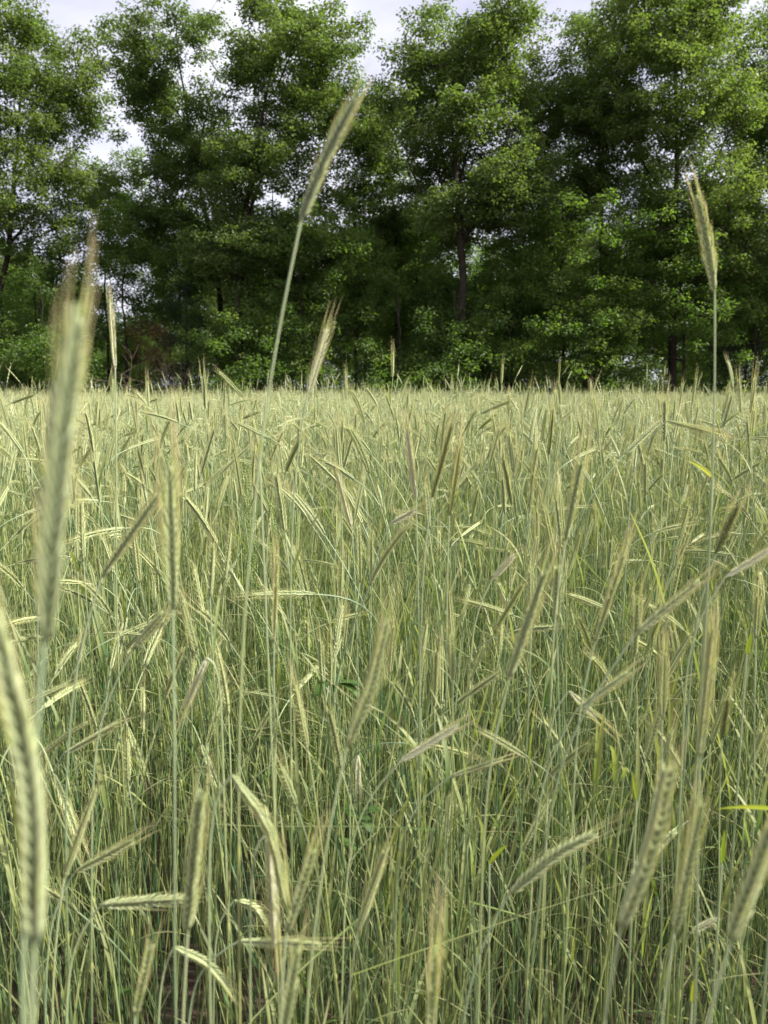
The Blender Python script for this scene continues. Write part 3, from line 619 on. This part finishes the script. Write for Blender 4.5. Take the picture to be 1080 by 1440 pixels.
hero('big blurred ear low on the right on a whitish stem, left of two similar ones', 'big blurred ear low on the right', (872, 1310), (943, 1070), .47, [(860, 1370), (848, 1440), (840, 1520)], mid=(915, 1190), awn=.034, arad=.0004, wid=1.15)
hero('slimmer blurred ear between the two big blurred ears low on the right', 'slim ear between two big ones', (948, 1312), (986, 1120), .56, [(938, 1370), (928, 1440), (924, 1520)], awn=.03, wid=.92)
hero('big blurred ear at the lower right edge, leaning right out of the picture', 'big ear at the lower right edge', (1026, 1328), (1092, 1150), .46, [(1010, 1380), (992, 1440), (985, 1500)], awn=.03, arad=.0004, wid=1.1)
hero('plump arching ear pointing right, lower middle, on a long curved stem', 'plump arching ear', (715, 1258), (838, 1172), .72, [(690, 1295), (668, 1350), (650, 1440), (640, 1540)], mid=(778, 1205), awn=.035, wid=1.12)
hero('pale-tipped ear slanting up right in the middle, above the white papery ear', 'slanting pale-tipped ear in the middle', (562, 1072), (645, 1020), .88, [(535, 1095), (508, 1130), (490, 1200), (482, 1350)], awn=.022, m=M_PALE, wid=.95)
hero('thin grey-green ear lying almost level in the middle', 'thin level ear in the middle', (632, 1093), (706, 1068), 1.0, [(610, 1105), (580, 1130), (560, 1200), (555, 1330)], awn=.02, wid=.85)
hero('grey-green ear slanting right above the yellow-tipped shoot, stem curving down left', 'grey-green slanting ear', (808, 1003), (885, 945), .92, [(785, 1035), (768, 1080), (752, 1160), (745, 1300)], awn=.024, wid=.92)
hero('thick blurred upright ear in the lower left, just left of the bowed ear', 'thick upright ear lower left', (264, 1312), (283, 1110), .56, [(260, 1370), (257, 1440), (255, 1520)], awn=.03, wid=1.05)
hero('drooping ear bowed over to the right beside the thick upright ear, tip down', 'bowed ear pointing down', (326, 1090), (402, 1270), .62, [(306, 1062), (296, 1085), (294, 1180), (296, 1440)], mid=(376, 1165), awn=.022, wid=.82)
hero('pale ear hanging straight down over the level ear', 'pale hanging ear', (377, 1175), (388, 1335), .66, [(371, 1150), (362, 1142), (354, 1170), (352, 1440)], awn=.035, m=M_PALE, wid=.8)
hero('short blurred ear leaning right just beside the pale hanging ear', 'short ear beside the hanging ear', (402, 1315), (440, 1195), .56, [(397, 1370), (392, 1440), (390, 1520)], awn=.024, wid=.92)
hero('blurred ear rising from the bottom edge below the level ear', 'blurred ear at the bottom edge', (392, 1480), (417, 1335), .48, [(388, 1540), (386, 1600)], awn=.02, wid=.95)
hero('plump level ear pointing right in the lower left', 'plump level ear lower left', (142, 1273), (258, 1264), .72, [(120, 1282), (104, 1305), (96, 1360), (94, 1500)], awn=.02, wid=1.05)
hero('long yellow level ear with pink awns pointing right near the bottom', 'long yellow level ear', (335, 1324), (452, 1328), .78, [(300, 1336), (275, 1356), (266, 1420), (262, 1540)], awn=.034, wid=.72)
hero('nodding ear sloping down to the right near the bottom left', 'nodding ear near the bottom left', (244, 1332), (324, 1392), .78, [(236, 1330), (228, 1340), (224, 1400), (222, 1540)], mid=(288, 1354), awn=.02, wid=.92)
hero('small hooked ear left of the pale hanging ear', 'small hooked ear', (330, 1266), (372, 1298), .88, [(318, 1263), (306, 1272), (302, 1330), (300, 1500)], mid=(355, 1275), awn=.018, wid=.95)
hero('pale ear slanting up right with purplish awn tips in the lower left', 'pale slanting ear with purple tips', (104, 1228), (188, 1182), .84, [(86, 1246), (72, 1285), (66, 1350), (64, 1500)], awn=.028, wid=.95)
hero('yellow blurred ear rising from the bottom edge in the lower left', 'yellow ear at the bottom edge', (190, 1430), (212, 1325), .56, [(186, 1480), (184, 1560)], awn=.034, wid=.85, arad=.0005)
hero('blurred yellow-tipped ear at the bottom edge in the middle', 'yellow-tipped ear at the bottom middle', (604, 1470), (611, 1335), .48, [(602, 1540), (601, 1600)], awn=.042, wid=.85, arad=.0005)
hero('slender ear leaning right in the lower middle, alone before the dark soil', 'slender ear in the lower middle', (502, 1312), (544, 1190), .76, [(494, 1370), (486, 1440), (484, 1540)], awn=.024, wid=.85)
hero('knotty yellowish ear rising to the right on the left side below the crossing stems', 'knotty yellowish ear', (90, 1235), (136, 1105), .80, [(82, 1290), (76, 1350), (74, 1500)], awn=.03, wid=.78)
hero('ear pointing up right under the slanting ear, left of the long straight stem', 'grey ear left of the straight stem', (88, 1062), (165, 1018), 1.0, [(72, 1075), (60, 1110), (56, 1200)], awn=.02, wid=.9)
hero('pale bristly ear hanging head down near the long straight stem', 'bristly hanging ear', (291, 925), (262, 995), .92, [(294, 905), (302, 898), (310, 925), (314, 1100)], awn=.03, m=M_PALE, wid=.95)
hero('yellow-green ear leaning right below the upright yellow-awned ear', 'ear below the yellow-awned ear', (186, 915), (232, 862), .86, [(160, 955), (142, 1000), (130, 1100)], awn=.03, wid=1.0)
hero('thin upright yellowish ear left of centre with orange awns', 'thin upright ear left of centre', (385, 905), (388, 790), .95, [(385, 960), (386, 1060), (387, 1200)], awn=.028, wid=.72)
hero('dark green ear leaning right in mid crop', 'dark green leaning ear', (607, 700), (635, 595), 1.15, [(600, 740), (594, 820), (590, 960)], awn=.02, m=M_DARK, wid=.85)
hero('second dark green ear, right beside the leaning dark one', 'second dark green ear', (632, 725), (646, 625), 1.18, [(630, 770), (628, 860), (628, 980)], awn=.036, m=M_DARK, wid=.85)
hero('pale fat ear leaning slightly left, left of the dark green ears', 'pale ear by the dark ears', (585, 702), (571, 600), 1.15, [(586, 750), (588, 840), (590, 960)], awn=.028, m=M_PALE, wid=.95)
hero('pale sharp ear leaning left in mid crop, left of centre', 'pale sharp ear leaning left', (495, 742), (474, 665), 1.35, [(498, 790), (502, 880), (504, 1000)], awn=.02, m=M_PALE, wid=.95)
hero('short dark brown-green ear upright near the top of the crop', 'short dark upright ear', (772, 640), (777, 575), 1.75, [(771, 680), (770, 780), (770, 900)], awn=.022, m=M_DARK, wid=1.05)
hero('level ear pointing right and slightly down, across the tall right-hand stem', 'level ear across the tall stem', (938, 592), (1000, 607), 1.35, [(925, 593), (905, 606), (890, 640), (880, 800)], awn=.036, wid=.8, Yt=1.3)
hero('white-green nodding ear reaching the right edge', 'pale nodding ear at the right edge', (1020, 812), (1084, 772), .95, [(996, 832), (975, 870), (962, 960), (958, 1100)], awn=.02, m=M_PALE, wid=.8)
hero('long ear leaning right among pale stems, right of the long leaning ear', 'ear right of the long leaning ear', (836, 905), (878, 775), .88, [(822, 950), (812, 1010), (805, 1150)], awn=.034, wid=.9)
hero('large feathery ear with long pale awns leaning right high in the crop', 'feathery ear high in the crop', (795, 762), (818, 648), .98, [(786, 810), (778, 880), (774, 1000)], awn=.045, wid=.9)
hero('upright dark-cored ear with yellow awns beside the grey upright ear', 'upright ear with yellow awns', (931, 1012), (933, 915), .96, [(931, 1070), (930, 1160), (930, 1300)], awn=.036, wid=.9)
hero('long grey ear standing nearly upright on the right', 'long grey upright ear', (984, 1066), (1003, 885), .66, [(982, 1120), (980, 1220), (978, 1400)], awn=.022, wid=.72)
hero('small white papery ear hanging in the dark lower middle', 'white papery ear', (503, 1062), (504, 1100), 1.1, [(502, 1050), (497, 1046), (493, 1060), (492, 1200)], awn=.024, m=M_PALE, wid=1.1, am=M_PALE)
hero('white ear lying low between the two big blurred ears', 'white low ear', (970, 1312), (1006, 1292), 1.1, [(962, 1320), (955, 1345), (952, 1420)], awn=.012, m=M_PALE, wid=1.1)
hero('drooping ear with long straw awns pointing down right', 'drooping straw-awned ear', (800, 972), (838, 1008), 1.0, [(790, 966), (780, 970), (772, 1000), (768, 1200)], awn=.036, m=M_PALE, wid=.75)
hero('ear near the right edge with orange awns, leaning right', 'orange-awned ear by the right edge', (1056, 1075), (1072, 1030), 1.15, [(1050, 1110), (1044, 1180), (1042, 1320)], awn=.03, wid=1.0)
hero('dark ear upright at the right, left of the orange-awned ear', 'dark ear at the right', (1015, 1040), (1022, 985), 1.1, [(1013, 1090), (1011, 1180), (1010, 1320)], awn=.02, m=M_DARK, wid=.95)
hero('whitish feathery ear bent to the right in mid crop', 'whitish feathery bent ear', (548, 738), (583, 718), 1.35, [(537, 748), (528, 765), (522, 810), (520, 940)], awn=.03, m=M_PALE, wid=1.05)
hero('slanting ear in mid crop, right side, straw tips', 'slanting straw-tipped ear', (692, 815), (722, 782), 1.25, [(676, 835), (665, 870), (660, 980)], awn=.024, m=M_PALE, wid=1.0)
hero('upright ear with rusty awns rising at the right of the dark brownish ear', 'rusty-awned ear on the right', (1063, 900), (1066, 838), 1.1, [(1062, 950), (1060, 1040), (1060, 1150)], awn=.03, wid=.9)

# shoots with a single bright yellow-green blade
def bright(label, short, base, tip, Y, wdt=.005, stem=True):
    wdt *= .62
    b = WY(*base, Y); t = WY(*tip, Y); rootp = np.array((b[0] + .02, Y + .02, 0)); root = empty('rye_shoot', rootp); tag(root, label, 'shoot')
    P = spl([rootp, np.array((b[0] + .01, Y + .01, b[2] * .5)), b], 20) - rootp; st = MB(); stem_mesh(st, P, .002, .0012); st.build('stem', M_STEM, root)
    lf = MB(); q = bez(b, b + (t - b) * .3 + np.array((0, 0, .004)), b + (t - b) * .7 + np.array((0, 0, .004)), t, 9) - rootp
    ribbon(lf, q, wdt * np.array([.3, .8, 1, 1, .9, .7, .5, .3, .05]), up=(0, -1, .3)); lf.build('leaf', M_LIME, root); HERO.append(dict(short=short, px=base, Y=Y)); return root
bright('shoot with a lime yellow folded tip, left of centre, high in the crop', 'lime-tipped shoot high in the crop', (365, 642), (369, 612), .9, .0035)
bright('shoot with a yellow blade pointing up left beside the tall right-hand stem', 'yellow blade by the tall stem', (1003, 672), (966, 648), 1.0, .004)
bright('shoot with a small yellow pointed blade left of the plump arching ear', 'yellow pointed blade', (688, 1214), (714, 1188), .9, .0045)
bright('shoot with a lime upright blade between the blurred ears on the right', 'lime upright blade', (1015, 1214), (1019, 1166), .9, .0048)
bright('shoot with a bright yellow tip near the bottom right edge', 'yellow tip near the bottom right', (973, 1410), (976, 1376), .8, .0042)
bright('shoot with a long green blade running out of the right edge', 'long green blade at the right edge', (1095, 1138), (1008, 1138), .8, .0038)
bright('shoot with two-toned yellow blade above the big blurred right ear', 'yellow blade above the big ear', (895, 1125), (888, 1085), .95, .0034)
bright('shoot with a bright yellow blade at the right, below the nodding ear', 'bright blade below the nodding ear', (1050, 920), (1057, 890), 1.0, .005)

# weeds among the rye
def docky(px, py0, py1, Y, label, n, seed):
    rr = random.Random(seed); top = WY(px, py0, Y); rootp = np.array((top[0], Y, 0)); root = empty('seeding_weed', rootp); tag(root, label, 'weed')
    for i in range(n):
        x = rr.gauss(0, .03) + (i - n / 2) * .035; h = top[2] * (1 - .07 * i); lean = rr.uniform(-.05, .05)
        P = bez((0, 0, 0), (x * .3, rr.uniform(-.01, .01), h * .4), (x, rr.uniform(-.03, .03), h * .7), (x + lean, rr.uniform(-.04, .04), h), 14); st = MB(); tube(st, P, np.linspace(.003, .0008, 14), 5, 0, 0); so = st.build('stem', M_SEED, root)
        sd_ = MB(); Pd = resample(P, 220)[110:]
        for k, p in enumerate(Pd[::1]):
            for q in range(3):
                a = rr.uniform(0, 6.28); d = np.array((math.cos(a), math.sin(a), .6)); b = p + nrm(d) * .008; s = .0023
                V = np.array([b + s * np.array(v) for v in ((1, 0, 0), (-1, 0, 0), (0, 1, 0), (0, -1, 0), (0, 0, 1), (0, 0, -1))])
                sd_.add(V, None, ((0, 2, 4), (2, 1, 4), (1, 3, 4), (3, 0, 4), (2, 0, 5), (1, 2, 5), (3, 1, 5), (0, 3, 5)), 0, .5)
        o = sd_.build('seeds', M_SEED, so); o['kind'] = 'stuff'
        lf = MB(); blade(lf, P[6], rr.uniform(0, 6.28), .1, .012, rr, .5, 1.0); lf.build('leaf', M_WEED, root)
docky(408, 650, 900, 1.75, 'weed with upright spikes of tiny lime green seed pods left of centre', 5, 3)
def broad(px, py, Y, label, seed, n=7, s=1.0):
    rr = random.Random(seed); c = WY(px, py, Y); rootp = np.array((c[0], Y, 0)); root = empty('broadleaf_weed', rootp); tag(root, label, 'weed')
    st = MB(); P = bez((0, 0, 0), (0, 0, c[2] * .4), (.01, 0, c[2] * .8), (.01, 0, c[2]), 8); tube(st, P, .002, 5); st.build('stem', M_WEED, root)
    for i in range(n):
        lf = MB(); blade(lf, P[rr.randrange(3, 8)], rr.uniform(0, 6.28), rr.uniform(.05, .085) * s, .012 * s, rr, .4, 1.2, tint=rr.uniform(-.3, .3)); lf.build('leaf', M_WEED, root)
broad(425, 1400, 1.2, 'dark green broad-leaved weed near the bottom, below the level ears', 1)
broad(462, 965, 1.5, 'dark broad-leaved weed in the shade left of the central leaning ear', 2)
broad(495, 1150, 1.35, 'round-leaved weed low in the dark below the white papery ear', 3, 5)
broad(840, 1420, 1.4, 'small broad-leaved weed on the soil at the bottom right', 4, 6, .8)
broad(160, 1400, 1.4, 'small broad-leaved weed on the soil at the bottom left', 5, 6, .8)

# ------------------------------------------------------------------ ordinary stalks: the 230 that show largest are things of their own
N_IND = 230
order = sorted(range(len(info)), key=lambda i: -info[i]['size'])[:N_IND]; chosen = set(order)
used = {}
def direction(dx, dy):
    a = []
    if abs(dy) > 14: a.append('above' if dy < 0 else 'below')
    if abs(dx) > 14 or not a: a.append('left of' if dx < 0 else 'right of')
    return ' and '.join(a) if len(a) > 1 else a[0]
def posture(s):
    dx, dy = s['b'][0] - s['a'][0], s['b'][1] - s['a'][1]; ang = math.degrees(math.atan2(dx, -dy)); sd_ = 'right' if dx > 0 else 'left'
    if abs(ang) < 10: return 'upright ear'
    if abs(ang) < 32: return 'ear leaning ' + sd_
    if abs(ang) < 68: return 'ear slanting ' + sd_
    if abs(ang) < 108: return 'ear lying level to the ' + sd_
    return 'drooping ear, tip down to the ' + sd_
cand_labels = []
for i in order:
    s = info[i]; c = ((s['a'][0] + s['b'][0]) / 2, (s['a'][1] + s['b'][1]) / 2); po = posture(s)
    lm = sorted(HERO, key=lambda h: math.hypot(h['px'][0] - c[0], h['px'][1] - c[1]))
    lab = None
    for h in lm[:6]:
        dx, dy = c[0] - h['px'][0], c[1] - h['px'][1]; far = 'just ' if math.hypot(dx, dy) < 60 else ('' if math.hypot(dx, dy) < 130 else 'well ')
        t = f"{po} {far}{direction(dx, dy)} the {h['short']}"
        if len(t.split()) <= 16 and t not in used: lab = t; break
    if lab is None:
        h = lm[0]; t = f"{po}, farther off, {direction(c[0] - h['px'][0], c[1] - h['px'][1])} the {h['short']}"
        lab = ' '.join(t.split()[:16])
    used[lab] = 1; v = VARS[s['k']]
    o = bpy.data.objects.new('rye_stalk', None); C.objects.link(o); o.location = (s['x'], s['y'], 0); o.rotation_euler = s['r']; o.scale = (s['s'],) * 3
    tag(o, lab, 'rye stalk', 'ordinary rye stalks at the near edge of the crop')
    me = v['mesh']; st = bpy.data.objects.new('stem', me['stem'][0]); C.objects.link(st); st.parent = o
    er = bpy.data.objects.new('ear', me['ear'][0]); C.objects.link(er); er.parent = o
    aw = bpy.data.objects.new('awns', me['awns'][0]); C.objects.link(aw); aw.parent = er; aw['kind'] = 'stuff'
    for q in me['leaf']: lf = bpy.data.objects.new('leaf', q); C.objects.link(lf); lf.parent = o

rest = [s for i, s in enumerate(info) if i not in chosen]
o = scatter('rye_crop', VSRC, [(s['x'], s['y'], 0) for s in rest], np.array([s['r'][2] for s in rest]), [s['s'] for s in rest], [s['k'] for s in rest], np.array([s['r'][0] for s in rest]), np.array([s['r'][1] for s in rest]))
tag(o, 'dense rye crop standing behind the nearest stalks', 'crop', kind='stuff')

# barren shoots, leaves and litter between the stalks
SR = random.Random(3); SSRC = []
for i in range(16):
    mb = MB(); [shoot(mb, SR, SR.uniform(-.06, .06), SR.uniform(-.06, .06), SR.uniform(.45, 1.15)) for _ in range(4)]; [shoot(mb, SR, SR.uniform(-.1, .1), SR.uniform(-.1, .1), SR.uniform(.5, 1.1), .5) for _ in range(3)]; [strand(mb, SR) for _ in range(2)]; SSRC.append(source('shoot_source', mb, MATS))
p = jgrid(-3.8, 3.8, .92, 4.8, 105); p = p[np.abs(p[:, 0]) < p[:, 1] * .62 + .5]; n = len(p)
o = scatter('rye_shoots', SSRC, np.c_[p, np.zeros(n)], rng.uniform(0, 6.28, n), rng.uniform(.75, 1.12, n), rng.integers(0, 16, n), rng.normal(0, .10, n), rng.normal(0, .10, n))
tag(o, 'thin green rye shoots crowding between the stalks', 'shoots', kind='stuff')

# the crop further off, in patches
def patches(name, count, size, dens, lod, seed, shoots=0):
    r = random.Random(seed); out = []
    for i in range(count):
        mb = MB(); n = int(size * size * dens)
        for _ in range(n): simple_stalk(mb, r, r.uniform(-size / 2, size / 2), r.uniform(-size / 2, size / 2), lod, r.gauss(1.0, .045))
        for _ in range(int(n * shoots)): shoot(mb, r, r.uniform(-size / 2, size / 2), r.uniform(-size / 2, size / 2), r.uniform(.7, 1.15))
        out.append(source(name, mb, MATS))
    return out
def lay(name, srcs, size, y0, y1, half, label, s0=1.04):
    ys = np.arange(y0 + size / 2, y1, size); P = []
    for y in ys:
        for x in np.arange(-half(y), half(y) + size, size): P.append((x + rng.uniform(-.1, .1) * size, y + rng.uniform(-.1, .1) * size, 0))
    n = len(P); o = scatter(name, srcs, P, rng.integers(0, 4, n) * (math.pi / 2), rng.normal(s0, .04, n) * (1 + .035 * np.sin(np.array([q[0] for q in P]) * .9 + 1) * np.cos(np.array([q[1] for q in P]) * .7)), rng.integers(0, len(srcs), n)); tag(o, label, 'crop', kind='stuff')
lay('rye_crop', patches('patch_source', 8, .5, 190, 1, 31, .5), .5, 4.6, 11, lambda y: y * .6 + 1.0, 'rye crop in the middle distance', 1.03)
lay('rye_crop', patches('patch_source', 6, 1.0, 120, 2, 32, .15), 1.0, 11, FIELD_END, lambda y: min(y * .6 + 2, 22), 'far end of the rye crop reaching the wood', .96)
print('individuals', len(order), 'heroes', len(HERO), 'info', len(info), 'shoots', n)
